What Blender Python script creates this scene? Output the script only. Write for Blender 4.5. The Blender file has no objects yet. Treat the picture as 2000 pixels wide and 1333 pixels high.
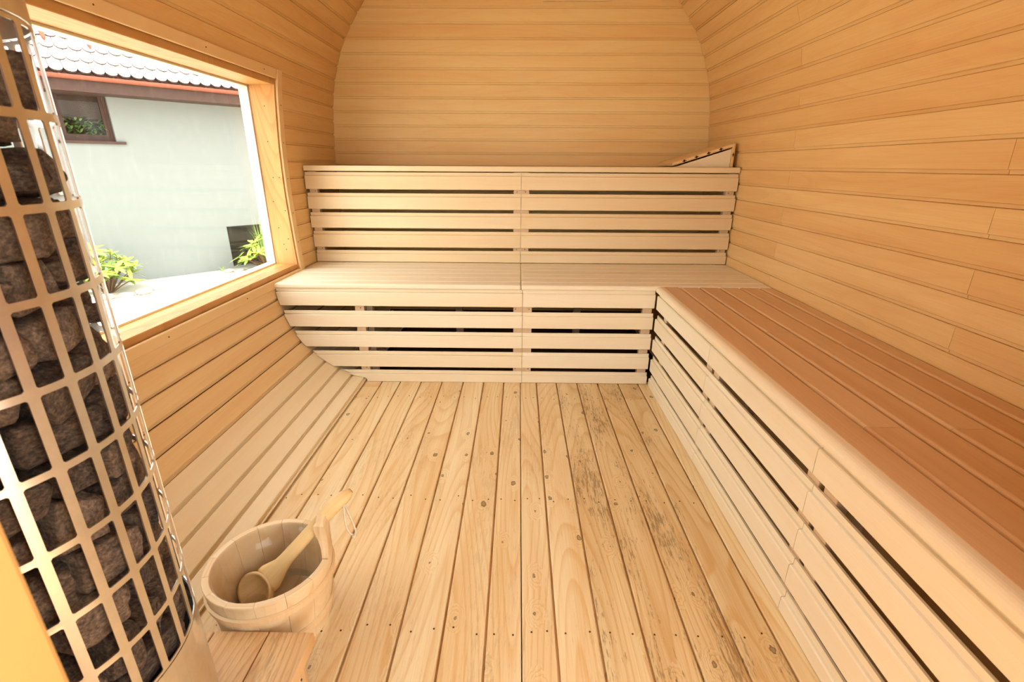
import bpy, bmesh, math, random
from mathutils import Vector, Matrix, noise

random.seed(7)
sc = bpy.context.scene
COL = sc.collection
V = Vector
PI = math.pi

# ------------------------------------------------------------------ camera
cam_data = bpy.data.cameras.new('camera')
cam = bpy.data.objects.new('camera', cam_data)
COL.objects.link(cam)
RT = V((0.99988621, 0.01419874, 0.00509455))
DN = V((0.00961784, -0.33986887, -0.94042365))
FW = V((-0.01162136, 0.94036565, -0.33996676))
m = Matrix((RT, -DN, -FW)).transposed().to_4x4()
m.translation = V((0, 0, 1.05))
cam.matrix_world = m
cam_data.sensor_width = 36.0
cam_data.lens = 949.77 / 2000 * 36
cam_data.clip_start = 0.01
cam_data.dof.use_dof = True
cam_data.dof.focus_distance = 1.9
cam_data.dof.aperture_fstop = 8.0
sc.camera = cam

# ------------------------------------------------------------------ light
sc.view_settings.view_transform = 'Standard'
sc.view_settings.look = 'None'
sc.view_settings.gamma = 1.0
sc.view_settings.use_curve_mapping = False
sc.view_settings.exposure = 0.80
sc.cycles.diffuse_bounces = 3
sc.cycles.max_bounces = 6
sc.cycles.caustics_reflective = False
sc.cycles.caustics_refractive = False
world = bpy.data.worlds.new('hazy_sky')
sc.world = world
world.use_nodes = True
bg = world.node_tree.nodes['Background']
bg.inputs['Color'].default_value = (0.985, 1.0, 0.965, 1)
bg.inputs['Strength'].default_value = 3.2

HD = V((0.672, 0.740, 0.0)).normalized()      # direction along the neighbour house wall
HN = V((HD.y, -HD.x, 0.0))                    # its outward normal, towards the sauna
sun_data = bpy.data.lights.new('sun', 'SUN')
sun_data.energy = 5.0
sun_data.angle = 0.02
sun_data.color = (1.0, 0.98, 0.92)
sun = bpy.data.objects.new('sun', sun_data)
COL.objects.link(sun)
SUN_EL = math.radians(68)
sdir = V((-0.26, -0.96, 0)).normalized() * math.cos(SUN_EL) + V((0, 0, math.sin(SUN_EL)))
sun.rotation_euler = sdir.to_track_quat('Z', 'Y').to_euler()
sun.location = (-3, -4, 8)

# ------------------------------------------------------------------ helpers
def srgb(r, g, b):
    def f(c):
        c /= 255.0
        return c / 12.92 if c <= 0.04045 else ((c + 0.055) / 1.055) ** 2.4
    return (f(r), f(g), f(b), 1.0)

def tag(o, label=None, cat=None, group=None, kind=None):
    if label: o['label'] = label
    if cat: o['category'] = cat
    if group: o['group'] = group
    if kind: o['kind'] = kind
    return o

def empty(name, loc=(0, 0, 0), rz=0.0, parent=None):
    o = bpy.data.objects.new(name, None)
    o.empty_display_size = 0.05
    COL.objects.link(o)
    o.location = loc
    o.rotation_euler = (0, 0, rz)
    if parent: o.parent = parent
    return o

def mesh_of(name, bm, mat, smooth=False):
    bmesh.ops.recalc_face_normals(bm, faces=bm.faces)
    me = bpy.data.meshes.new(name)
    bm.to_mesh(me)
    bm.free()
    if smooth:
        for p in me.polygons: p.use_smooth = True
    if mat: me.materials.append(mat)
    return me

def put(name, me, parent=None, mat4=None):
    o = bpy.data.objects.new(name, me)
    COL.objects.link(o)
    if parent: o.parent = parent
    if mat4 is not None: o.matrix_local = mat4
    return o

def obj(name, bm, mat, parent=None, mat4=None, smooth=False):
    return put(name, mesh_of(name, bm, mat, smooth), parent, mat4)

def frame(origin, xa, ya, za):
    mm = Matrix((V(xa), V(ya), V(za))).transposed().to_4x4()
    mm.translation = V(origin)
    return mm

def add_box(bm, x0, x1, y0, y1, z0, z1, r=0.0, seg=1, mat4=None):
    t = bmesh.new()
    bmesh.ops.create_cube(t, size=1.0)
    bmesh.ops.scale(t, vec=(x1 - x0, y1 - y0, z1 - z0), verts=t.verts)
    bmesh.ops.translate(t, vec=((x0 + x1) / 2, (y0 + y1) / 2, (z0 + z1) / 2), verts=t.verts)
    if r > 0:
        bmesh.ops.bevel(t, geom=t.edges[:], offset=r, segments=seg, affect='EDGES', profile=0.5)
    if mat4 is not None:
        bmesh.ops.transform(t, matrix=mat4, verts=t.verts)
    merge(bm, t)

def merge(bm, t):
    mp = [bm.verts.new(v.co) for v in t.verts]
    t.verts.index_update()
    for f in t.faces:
        try: bm.faces.new([mp[v.index] for v in f.verts])
        except ValueError: pass
    t.free()

def box(name, x0, x1, y0, y1, z0, z1, mat, parent=None, r=0.0, seg=1):
    """a box whose mesh is centred on its own origin"""
    bm = bmesh.new()
    cx, cy, cz = (x0 + x1) / 2, (y0 + y1) / 2, (z0 + z1) / 2
    add_box(bm, x0 - cx, x1 - cx, y0 - cy, y1 - cy, z0 - cz, z1 - cz, r, seg)
    return obj(name, bm, mat, parent, Matrix.Translation((cx, cy, cz)))

def add_prism(bm, pts, mat4, depth):
    """polygon (u, v) in the local x/y plane, extruded along local +z by depth"""
    a = [bm.verts.new(mat4 @ V((u, v, 0))) for u, v in pts]
    b = [bm.verts.new(mat4 @ V((u, v, depth))) for u, v in pts]
    n = len(pts)
    bm.faces.new(a[::-1])
    bm.faces.new(b)
    for i in range(n):
        bm.faces.new((a[i], a[(i + 1) % n], b[(i + 1) % n], b[i]))

def add_loft(bm, rings, closed=True, cap=True):
    vs = [[bm.verts.new(p) for p in r] for r in rings]
    n = len(rings[0])
    for a, b in zip(vs, vs[1:]):
        for i in range(n if closed else n - 1):
            bm.faces.new((a[i], a[(i + 1) % n], b[(i + 1) % n], b[i]))
    if cap:
        bm.faces.new(vs[0][::-1])
        bm.faces.new(vs[-1])

def add_lathe(bm, prof, n=32, centre=(0, 0), a0=0.0, a1=2 * PI, closed_profile=True):
    """prof: list of (r, z), swept about the z axis"""
    full = abs(a1 - a0 - 2 * PI) < 1e-6
    steps = n if full else n + 1
    rows = []
    for i in range(steps):
        a = a0 + (a1 - a0) * i / n
        rows.append([bm.verts.new((centre[0] + r * math.cos(a), centre[1] + r * math.sin(a), z)) for r, z in prof])
    k = len(prof)
    last = steps if full else steps - 1
    for i in range(last):
        A, B = rows[i], rows[(i + 1) % steps]
        for j in range(k if closed_profile else k - 1):
            bm.faces.new((A[j], B[j], B[(j + 1) % k], A[(j + 1) % k]))
    if not full and closed_profile:
        bm.faces.new(rows[0][::-1])
        bm.faces.new(rows[-1])

def add_tube(bm, pts, rad, n=8, cap=True):
    pts = [V(p) for p in pts]
    rads = rad if isinstance(rad, (list, tuple)) else [rad] * len(pts)
    rings = []
    up = V((0, 0, 1))
    prev = None
    for i, p in enumerate(pts):
        d = (pts[min(i + 1, len(pts) - 1)] - pts[max(i - 1, 0)]).normalized()
        a = prev if prev is not None else (up if abs(d.z) < 0.9 else V((1, 0, 0)))
        s = d.cross(a).normalized()
        t = s.cross(d).normalized()
        prev = t
        rings.append([p + (s * math.cos(2 * PI * k / n) + t * math.sin(2 * PI * k / n)) * rads[i] for k in range(n)])
    add_loft(bm, rings, True, cap)

# ------------------------------------------------------------------ materials
def new_mat(name):
    mt = bpy.data.materials.new(name)
    mt.use_nodes = True
    nt = mt.node_tree
    return mt, nt, nt.nodes['Principled BSDF']

def N(nt, kind, **kw):
    n = nt.nodes.new(kind)
    for k, v in kw.items():
        if k in n.inputs: n.inputs[k].default_value = v
        else: setattr(n, k, v)
    return n

def mathn(nt, op, a, b=None):
    n = nt.nodes.new('ShaderNodeMath')
    n.operation = op
    for i, v in enumerate((a, b)):
        if v is None: continue
        if isinstance(v, (int, float)): n.inputs[i].default_value = v
        else: nt.links.new(v, n.inputs[i])
    return n.outputs[0]

def mixc(nt, fac, a, b, blend='MIX'):
    n = nt.nodes.new('ShaderNodeMix')
    n.data_type = 'RGBA'
    n.blend_type = blend
    if isinstance(fac, (int, float)): n.inputs['Factor'].default_value = fac
    else: nt.links.new(fac, n.inputs['Factor'])
    for s, v in (('A', a), ('B', b)):
        sock = [i for i in n.inputs if i.name == s and i.type == 'RGBA'][0]
        if isinstance(v, tuple): sock.default_value = v
        else: nt.links.new(v, sock)
    return [o for o in n.outputs if o.type == 'RGBA'][0]

def ramp(nt, fac, stops):
    n = nt.nodes.new('ShaderNodeValToRGB')
    el = n.color_ramp.elements
    while len(el) < len(stops): el.new(0.5)
    for e, (p, c) in zip(el, stops):
        e.position = p
        e.color = c if isinstance(c, tuple) else (c, c, c, 1)
    nt.links.new(fac, n.inputs[0])
    return n.outputs[0]

def wood(name, light, dark, contrast=0.5, ring=0.35, knots=0.0, rough=0.5, vary=0.12, axis='X', spots=0.0,
         knot_col=srgb(78, 42, 20), bump=0.0, ringscale=9.0, ksize=1.0):
    """plank timber: grain runs along the local axis, every plank object gets its own offset and tone"""
    mt, nt, bs = new_mat(name)
    L = nt.links.new
    tc = N(nt, 'ShaderNodeTexCoord')
    oi = N(nt, 'ShaderNodeObjectInfo')
    sep = N(nt, 'ShaderNodeSeparateXYZ')
    L(tc.outputs['Object'], sep.inputs[0])
    order = {'X': ('X', 'Y', 'Z'), 'Y': ('Y', 'X', 'Z'), 'Z': ('Z', 'X', 'Y')}[axis]
    cmb = N(nt, 'ShaderNodeCombineXYZ')
    rnd = oi.outputs['Random']
    L(mathn(nt, 'ADD', sep.outputs[order[0]], mathn(nt, 'MULTIPLY', rnd, 37.0)), cmb.inputs[0])
    L(mathn(nt, 'ADD', sep.outputs[order[1]], mathn(nt, 'MULTIPLY', rnd, 11.0)), cmb.inputs[1])
    L(sep.outputs[order[2]], cmb.inputs[2])
    P = cmb.outputs[0]
    def mapped(sx, sy, sz):
        mp = N(nt, 'ShaderNodeMapping')
        mp.inputs['Scale'].default_value = (sx, sy, sz)
        L(P, mp.inputs[0])
        return mp.outputs[0]
    fine = N(nt, 'ShaderNodeTexNoise', noise_dimensions='2D', Scale=1.0, Detail=2.0, Roughness=0.6)
    L(mapped(4.0, 260.0, 200.0), fine.inputs['Vector'])
    wide = N(nt, 'ShaderNodeTexNoise', noise_dimensions='2D', Scale=1.0, Detail=1.0, Roughness=0.5)
    L(mapped(1.3, 16.0, 10.0), wide.inputs['Vector'])
    # growth rings: cathedral lines from a stretched, distorted noise
    rn = N(nt, 'ShaderNodeTexNoise', noise_dimensions='2D', Scale=1.0, Detail=0.0, Roughness=0.4)
    L(mapped(0.9, 7.0, 5.0), rn.inputs['Vector'])
    phase = mathn(nt, 'MULTIPLY', rn.outputs['Fac'], ringscale)
    core = None
    if knots > 0:
        vo = N(nt, 'ShaderNodeTexVoronoi', voronoi_dimensions='2D', Scale=1.0, Randomness=1.0)
        L(mapped(7.0, 12.0, 2.0), vo.inputs['Vector'])
        sepc = N(nt, 'ShaderNodeSeparateColor')
        L(vo.outputs['Color'], sepc.inputs[0])
        on = mathn(nt, 'LESS_THAN', sepc.outputs[0], knots)
        wob = N(nt, 'ShaderNodeTexNoise', noise_dimensions='2D', Scale=1.0, Detail=1.0)
        L(mapped(70.0, 110.0, 60.0), wob.inputs['Vector'])
        dist = mathn(nt, 'ADD', vo.outputs['Distance'], mathn(nt, 'MULTIPLY', mathn(nt, 'SUBTRACT', wob.outputs['Fac'], 0.5), 0.07 * ksize))
        size = mathn(nt, 'ADD', 0.020 * ksize, mathn(nt, 'MULTIPLY', mathn(nt, 'POWER', sepc.outputs[1], 2.0), 0.075 * ksize))
        core = mathn(nt, 'MULTIPLY', on, ramp(nt, mathn(nt, 'DIVIDE', dist, size), [(0.0, 0.55), (0.6, 0.75), (0.85, 1.0), (1.0, 0.0)]))
        bulge = mathn(nt, 'MULTIPLY', on, ramp(nt, dist, [(0.0, 1.0), (0.12, 0.55), (0.32, 0.0)]))
        phase = mathn(nt, 'ADD', phase, mathn(nt, 'MULTIPLY', bulge, 4.5 * min(1.0, ring * 2)))
    saw = mathn(nt, 'FRACT', phase)
    rings = ramp(nt, saw, [(0.0, 0.0), (0.55, 0.1), (0.9, 1.0), (1.0, 0.0)])
    f = mathn(nt, 'ADD', mathn(nt, 'MULTIPLY', fine.outputs['Fac'], 0.5), mathn(nt, 'MULTIPLY', wide.outputs['Fac'], 0.7))
    f = mathn(nt, 'ADD', f, mathn(nt, 'MULTIPLY', rings, ring * 0.5))
    f = mathn(nt, 'ADD', mathn(nt, 'MULTIPLY', mathn(nt, 'SUBTRACT', f, 0.6), contrast * 2.2), 0.4)
    f = mathn(nt, 'ADD', f, mathn(nt, 'MULTIPLY', mathn(nt, 'SUBTRACT', rnd, 0.5), vary * 4))
    n_cl = N(nt, 'ShaderNodeClamp')
    L(f, n_cl.inputs[0])
    col = mixc(nt, n_cl.outputs[0], light, dark)
    if core is not None:
        col = mixc(nt, mathn(nt, 'MULTIPLY', core, 0.85), col, knot_col)
    if spots > 0:
        sp = N(nt, 'ShaderNodeTexNoise', noise_dimensions='2D', Scale=1.0, Detail=3.0, Roughness=0.75)
        L(mapped(20.0, 150.0, 40.0), sp.inputs['Vector'])
        big = N(nt, 'ShaderNodeTexNoise', noise_dimensions='2D', Scale=1.0, Detail=2.0)
        L(mapped(2.2, 9.0, 5.0), big.inputs['Vector'])
        s = mathn(nt, 'ADD', mathn(nt, 'MULTIPLY', sp.outputs['Fac'], 0.75), mathn(nt, 'MULTIPLY', big.outputs['Fac'], 0.55))
        s = ramp(nt, s, [(0.0, 0.0), (0.73, 0.0), (0.82, 1.0)])
        col = mixc(nt, mathn(nt, 'MULTIPLY', s, spots), col, srgb(90, 58, 30))
        grey = ramp(nt, big.outputs['Fac'], [(0.45, 0.0), (0.7, 1.0)])
        col = mixc(nt, mathn(nt, 'MULTIPLY', grey, spots * 0.35), col, srgb(176, 140, 95))
    L(col, bs.inputs['Base Color'])
    bs.inputs['Roughness'].default_value = rough
    bs.inputs['Specular IOR Level'].default_value = 0.35
    if bump > 0.1:
        bp = N(nt, 'ShaderNodeBump', Strength=bump, Distance=0.002)
        L(fine.outputs['Fac'], bp.inputs['Height'])
        L(bp.outputs[0], bs.inputs['Normal'])
    return mt

def plain(name, col, rough=0.6, metal=0.0, noise_amt=0.0, scale=20.0, col2=None, bump=0.0, spec=0.5):
    mt, nt, bs = new_mat(name)
    bs.inputs['Roughness'].default_value = rough
    bs.inputs['Metallic'].default_value = metal
    bs.inputs['Specular IOR Level'].default_value = spec
    tc = N(nt, 'ShaderNodeTexCoord')
    ns = N(nt, 'ShaderNodeTexNoise', Scale=scale, Detail=6.0, Roughness=0.6)
    nt.links.new(tc.outputs['Object'], ns.inputs['Vector'])
    c2 = col2 or tuple(c * (1 - noise_amt) for c in col[:3]) + (1,)
    r = ramp(nt, ns.outputs['Fac'], [(0.35, col), (0.65, c2)])
    nt.links.new(r, bs.inputs['Base Color'])
    if bump > 0:
        bp = N(nt, 'ShaderNodeBump', Strength=bump, Distance=0.004)
        nt.links.new(ns.outputs['Fac'], bp.inputs['Height'])
        nt.links.new(bp.outputs[0], bs.inputs['Normal'])
    return mt

M_WALL = wood('alder_cladding', srgb(241, 200, 138), srgb(222, 164, 100), 0.45, 0.25, 0.0, 0.42, 0.10)
M_WALL_B = wood('alder_cladding_lit_back', srgb(251, 221, 160), srgb(240, 190, 124), 0.45, 0.25, 0.0, 0.42, 0.12)  # same alder, with the doorway light on the back wall painted in
M_RISER = wood('aspen_riser', srgb(243, 222, 184), srgb(231, 198, 150), 0.38, 0.2, 0.0, 0.45, 0.10)
M_WALL_L = wood('alder_cladding_pale', srgb(246, 214, 162), srgb(231, 178, 118), 0.4, 0.2, 0.0, 0.42, 0.08)
M_WALL_P = wood('alder_cladding_lit_low', srgb(248, 230, 196), srgb(238, 208, 162), 0.4, 0.2, 0.0, 0.42, 0.06)  # light on the lowest left boards is put into this paler alder
M_BENCH = wood('aspen_slat', srgb(248, 236, 214), srgb(239, 217, 180), 0.38, 0.2, 0.0, 0.45, 0.09)
M_NOSE = wood('aspen_nosing', srgb(247, 230, 202), srgb(237, 208, 166), 0.38, 0.2, 0.0, 0.45, 0.0, axis='Y')
M_SEAT = wood('oiled_alder_seat', srgb(227, 186, 142), srgb(205, 150, 104), 0.45, 0.25, 0.0, 0.30, 0.10)
M_FLOOR = wood('pine_floor', srgb(247, 226, 184), srgb(229, 188, 132), 0.65, 0.7, 0.42, 0.45, 0.07, spots=0.12, bump=0.2, ringscale=12, ksize=1.25)
M_FLOOR_D = wood('pine_floor_worn', srgb(240, 216, 170), srgb(214, 172, 116), 0.65, 0.7, 0.45, 0.5, 0.06, spots=0.55, bump=0.3, ringscale=12, ksize=1.25)
M_STEP = wood('larch_step', srgb(238, 198, 146), srgb(202, 146, 90), 0.6, 0.7, 0.04, 0.5, 0.08, spots=0.25, bump=0.3, ringscale=16)
M_FRAME = wood('window_spruce', srgb(216, 166, 104), srgb(194, 134, 72), 0.55, 0.7, 0.05, 0.45, 0.05, ringscale=12)
M_BATTEN = wood('pale_batten', srgb(228, 200, 168), srgb(206, 168, 130), 0.4, 0.2, 0.0, 0.6, 0.05)
M_POST = wood('spruce_post', srgb(226, 178, 112), srgb(204, 150, 86), 0.5, 0.6, 0.05, 0.5, 0.0, axis='Z')
M_BUCKET = wood('pine_stave', srgb(243, 218, 178), srgb(216, 170, 118), 0.5, 0.6, 0.05, 0.5, 0.03, axis='Z', ringscale=14)
M_HOOP = wood('bent_hoop', srgb(240, 208, 164), srgb(222, 176, 124), 0.4, 0.3, 0.0, 0.5, 0.05)
M_LADLE = wood('ladle_wood', srgb(242, 208, 152), srgb(220, 172, 108), 0.4, 0.4, 0.0, 0.42, 0.0)
M_SHEATH = plain('dark_backing', srgb(96, 58, 34), 0.9, noise_amt=0.3)
M_ROOF_OUT = plain('dark_shingle_sheet', srgb(70, 56, 48), 0.9, noise_amt=0.3)
M_SCREW = plain('dull_screw', srgb(96, 70, 48), 0.5, 0.6)
M_STEEL = plain('brushed_steel', (0.80, 0.76, 0.72, 1), 0.30, 1.0, 0.08, 60.0)
M_STEEL_D = plain('sooty_steel', (0.05, 0.045, 0.04, 1), 0.6, 0.4)
M_CORD = plain('cotton_cord', srgb(232, 214, 186), 0.9, noise_amt=0.15, scale=200)
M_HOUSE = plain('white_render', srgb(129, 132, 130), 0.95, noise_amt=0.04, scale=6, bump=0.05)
M_BROWN = plain('brown_stained_timber', srgb(70, 42, 33), 0.7, noise_amt=0.35, scale=14)
M_COPPER = plain('copper_gutter', srgb(140, 72, 52), 0.55, 0.0, 0.12, 10)
M_TILE = plain('pale_roof_tile', srgb(226, 214, 206), 0.85, noise_amt=0.08, scale=12)
M_TILE_EDGE = plain('tile_edge_shade', srgb(84, 66, 58), 0.9, noise_amt=0.3)  # shadow gap under each tile tail, painted onto the side faces
M_TERRA = plain('terracotta', srgb(140, 66, 44), 0.8, noise_amt=0.1)
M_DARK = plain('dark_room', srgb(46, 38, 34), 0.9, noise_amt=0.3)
M_GROUND = plain('pale_paving', srgb(214, 206, 190), 0.95, noise_amt=0.12, scale=3.0)
M_ROCK = plain('pale_edging_stone', srgb(206, 182, 158), 0.9, noise_amt=0.25, scale=14, bump=0.3)

def leaf_mat(name, c1, c2):
    mt, nt, bs = new_mat(name)
    oi = N(nt, 'ShaderNodeObjectInfo')
    tc = N(nt, 'ShaderNodeTexCoord')
    ns = N(nt, 'ShaderNodeTexNoise', Scale=14.0)
    nt.links.new(tc.outputs['Object'], ns.inputs['Vector'])
    f = mathn(nt, 'ADD', mathn(nt, 'MULTIPLY', oi.outputs['Random'], 0.8), mathn(nt, 'MULTIPLY', ns.outputs['Fac'], 0.3))
    c = ramp(nt, f, [(0.1, c1), (0.95, c2)])
    nt.links.new(c, bs.inputs['Base Color'])
    bs.inputs['Roughness'].default_value = 0.45
    return mt
M_LEAF = leaf_mat('rhododendron_leaf', srgb(96, 140, 52), srgb(190, 200, 76))
M_GRASS = leaf_mat('grass_blade', srgb(116, 170, 70), srgb(170, 205, 110))
M_STEM = plain('brown_stem', srgb(110, 80, 52), 0.8, noise_amt=0.2)
M_FOLI = leaf_mat('dark_foliage', srgb(50, 84, 36), srgb(140, 168, 96))

def glass_mat(name, tint=(1, 1, 1, 1), refl=1.0, ior=1.45, dust=0.0):
    mt, nt, bs = new_mat(name)
    nt.nodes.remove(bs)
    out = [n for n in nt.nodes if n.type == 'OUTPUT_MATERIAL'][0]
    tr = N(nt, 'ShaderNodeBsdfTransparent')
    tr.inputs[0].default_value = tint
    gl = N(nt, 'ShaderNodeBsdfGlossy')
    gl.inputs['Roughness'].default_value = 0.02
    lw = N(nt, 'ShaderNodeLayerWeight')
    f0 = ((ior - 1) / (ior + 1)) ** 2
    fres = mathn(nt, 'ADD', f0, mathn(nt, 'MULTIPLY', mathn(nt, 'POWER', lw.outputs['Facing'], 5.0), 1 - f0))
    mx = N(nt, 'ShaderNodeMixShader')
    nt.links.new(mathn(nt, 'MULTIPLY', fres, refl), mx.inputs[0])
    nt.links.new(tr.outputs[0], mx.inputs[1])
    nt.links.new(gl.outputs[0], mx.inputs[2])
    last = mx.outputs[0]
    if dust > 0:
        tc = N(nt, 'ShaderNodeTexCoord')
        mp = N(nt, 'ShaderNodeMapping')
        mp.inputs['Scale'].default_value = (1, 60, 7)
        nt.links.new(tc.outputs['Object'], mp.inputs[0])
        ns = N(nt, 'ShaderNodeTexNoise', Scale=1.0, Detail=5.0, Roughness=0.7)
        nt.links.new(mp.outputs[0], ns.inputs['Vector'])
        d = mathn(nt, 'MULTIPLY', ramp(nt, ns.outputs['Fac'], [(0.55, 0.0), (0.8, 1.0)]), dust)
        df = N(nt, 'ShaderNodeBsdfTranslucent')
        df.inputs[0].default_value = (0.9, 0.88, 0.84, 1)
        m2 = N(nt, 'ShaderNodeMixShader')
        nt.links.new(d, m2.inputs[0])
        nt.links.new(last, m2.inputs[1])
        nt.links.new(df.outputs[0], m2.inputs[2])
        last = m2.outputs[0]
    nt.links.new(last, out.inputs['Surface'])
    return mt
M_GLASS = glass_mat('window_glass', (0.97, 0.985, 0.975, 1), 0.6, 1.4, 0.03)
M_PANE = glass_mat('house_glass', (0.9, 0.92, 0.9, 1), 0.25, 1.45)
M_LINER = glass_mat('clear_plastic_liner', (0.98, 0.97, 0.95, 1), 0.9, 1.4)
M_WATER = glass_mat('water', (0.9, 0.92, 0.95, 1), 1.0, 1.33)

# stone material
def stone_mat():
    mt, nt, bs = new_mat('sauna_stone')
    L = nt.links.new
    tc = N(nt, 'ShaderNodeTexCoord')
    oi = N(nt, 'ShaderNodeObjectInfo')
    ad = N(nt, 'ShaderNodeVectorMath', operation='ADD')
    L(tc.outputs['Object'], ad.inputs[0])
    L(oi.outputs['Random'], ad.inputs[1])
    n1 = N(nt, 'ShaderNodeTexNoise', Scale=9.0, Detail=8.0, Roughness=0.7)
    n2 = N(nt, 'ShaderNodeTexNoise', Scale=2.2, Detail=3.0)
    L(ad.outputs[0], n1.inputs['Vector'])
    L(ad.outputs[0], n2.inputs['Vector'])
    f = mathn(nt, 'ADD', mathn(nt, 'MULTIPLY', n1.outputs['Fac'], 0.7), mathn(nt, 'MULTIPLY', n2.outputs['Fac'], 0.3))
    f = mathn(nt, 'ADD', f, mathn(nt, 'MULTIPLY', mathn(nt, 'SUBTRACT', oi.outputs['Random'], 0.5), 0.14))
    c = ramp(nt, f, [(0.36, srgb(52, 40, 33)), (0.50, srgb(108, 86, 70)), (0.60, srgb(146, 118, 96)), (0.72, srgb(188, 156, 126))])
    L(c, bs.inputs['Base Color'])
    bs.inputs['Roughness'].default_value = 0.8
    bp = N(nt, 'ShaderNodeBump', Strength=0.55, Distance=0.08)
    L(n1.outputs['Fac'], bp.inputs['Height'])
    L(bp.outputs[0], bs.inputs['Normal'])
    return mt
M_STONE = stone_mat()

# ------------------------------------------------------------------ room dimensions (metres, camera above the origin)
Y_IN = 0.20        # inner face of the front wall
Y1 = 2.271         # front of the lower back bench
Y2 = 2.824         # riser of the upper back bench
Y3 = 3.362         # back wall
XF = 0.662         # front of the side bench
ZS = 0.512         # seat height
ZU = 1.045         # upper bench height
LEFT = [(-.776, .020), (-.842, .032), (-.908, .064), (-.974, .105), (-1.034, .155), (-1.084, .210), (-1.124, .277), (-1.152, .351),
        (-1.17, .425), (-1.182, .502), (-1.187, .580), (-1.190, .659), (-1.193, .738), (-1.195, .817), (-1.197, .897), (-1.197, .978),
        (-1.195, 1.061), (-1.193, 1.145), (-1.187, 1.223), (-1.181, 1.303), (-1.175, 1.380), (-1.163, 1.458), (-1.146, 1.534),
        (-1.122, 1.61), (-1.095, 1.687), (-1.06, 1.758), (-1.018, 1.826), (-.970, 1.896), (-.921, 1.961)]
RIGHT = [(1.13, .277), (1.165, .351), (1.19, .425), (1.206, .48), (1.207, .559), (1.208, .637), (1.208, .717), (1.209, .796), (1.21, .877), (1.21, .955),
         (1.208, 1.034), (1.205, 1.118), (1.2, 1.202), (1.194, 1.284), (1.187, 1.359), (1.176, 1.436), (1.16, 1.516), (1.138, 1.592),
         (1.11, 1.666), (1.078, 1.737), (1.042, 1.805), (.994, 1.869), (.944, 1.934)]
RIGHT = [(-x + .012, z) for x, z in LEFT[:6]] + RIGHT

def arc_to_top(p, a_deg, sgn):
    out = []
    x, z = p
    a = a_deg
    while True:
        x2 = x - sgn * 0.08 * math.cos(math.radians(a))
        if (x2 * sgn) < 0.03: break
        z += 0.08 * math.sin(math.radians(a))
        x = x2
        out.append((x, z))
        a = max(a - 4.1, 2)
    return out
TOPL = arc_to_top(LEFT[-1], 50, -1)
TOPR = arc_to_top(RIGHT[-1], 50, 1)
APEX = (0.0, max(TOPL[-1][1], TOPR[-1][1]) + 0.002)
PL = LEFT + TOPL + [APEX]
PR = RIGHT + TOPR + [APEX]

def xz_at(prof, z):
    for (x0, z0), (x1, z1) in zip(prof, prof[1:]):
        if z0 <= z <= z1 and z1 > z0:
            return x0 + (x1 - x0) * (z - z0) / (z1 - z0)
    return prof[0][0] if z < prof[0][1] else prof[-1][0]

# ------------------------------------------------------------------ board builder (shared meshes)
_boards = {}
def board_mesh(L, w, mat, strip=0.011, t=0.016, depth=0.0055, r=0.002):
    """tongue-and-groove board along local +x, 0..w across local y, face at local z = 0; recessed tongue strip at y = w"""
    key = (round(L, 3), round(w, 4), mat.name, strip, t, depth)
    if key in _boards: return _boards[key]
    w2 = w - 0.0008
    pts = [(0.0, -t), (w2, -t), (w2, -depth), (w - strip, -depth), (w - strip, -r), (w - strip - r, 0.0), (r, 0.0), (0.0, -r)]
    bm = bmesh.new()
    e = 0.0006
    add_loft(bm, [[V((x, y, z)) for y, z in pts] for x in (e, L - e)])
    me = mesh_of('plank', bm, mat)
    _boards[key] = me
    return me

def bar_mesh(L, w, t, mat, r=0.004, seg=2, name='board'):
    """plain board centred in y and z, from 0 to L along x"""
    key = (name, round(L, 3), round(w, 4), round(t, 4), mat.name, r)
    if key in _boards: return _boards[key]
    bm = bmesh.new()
    add_box(bm, 0, L, -w / 2, w / 2, -t / 2, t / 2, r, seg)
    me = mesh_of(name, bm, mat)
    _boards[key] = me
    return me

# ------------------------------------------------------------------ setting: shells
def shell(name, prof, y0, y1, off, mat, holes=None, foot=None):
    """outer sheathing strip that follows the profile just behind the boards"""
    bm = bmesh.new()
    n = len(prof)
    inn, out = [], []
    for i, (x, z) in enumerate(prof):
        a = V((prof[max(i - 1, 0)][0], prof[max(i - 1, 0)][1]))
        b = V((prof[min(i + 1, n - 1)][0], prof[min(i + 1, n - 1)][1]))
        d = (b - a).normalized()
        nn = V((-d.y, d.x))
        if nn.x * x < 0: nn = -nn
        if abs(x) < 0.3 and nn.y < 0: nn = -nn
        if foot and i == 0:
            nn = V((math.copysign(1, x), 0))
        inn.append((x + nn.x * off, z + nn.y * off))
        out.append((x + nn.x * (off + 0.03), z + nn.y * (off + 0.03)))
    def seg(i0, i1, ya, yb):
        ring = inn[i0:i1 + 1] + out[i0:i1 + 1][::-1]
        fr = frame((0, yb, 0), (1, 0, 0), (0, 0, 1), (0, -1, 0))
        add_prism(bm, ring, fr, yb - ya)
    if not holes:
        seg(0, n - 1, y0, y1)
    else:
        i0, i1, ya, yb = holes
        seg(0, i0, y0, y1)
        seg(i1, n - 1, y0, y1)
        seg(i0, i1, y0, ya)
        seg(i0, i1, yb, y1)
    return obj(name, bm, mat)

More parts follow.
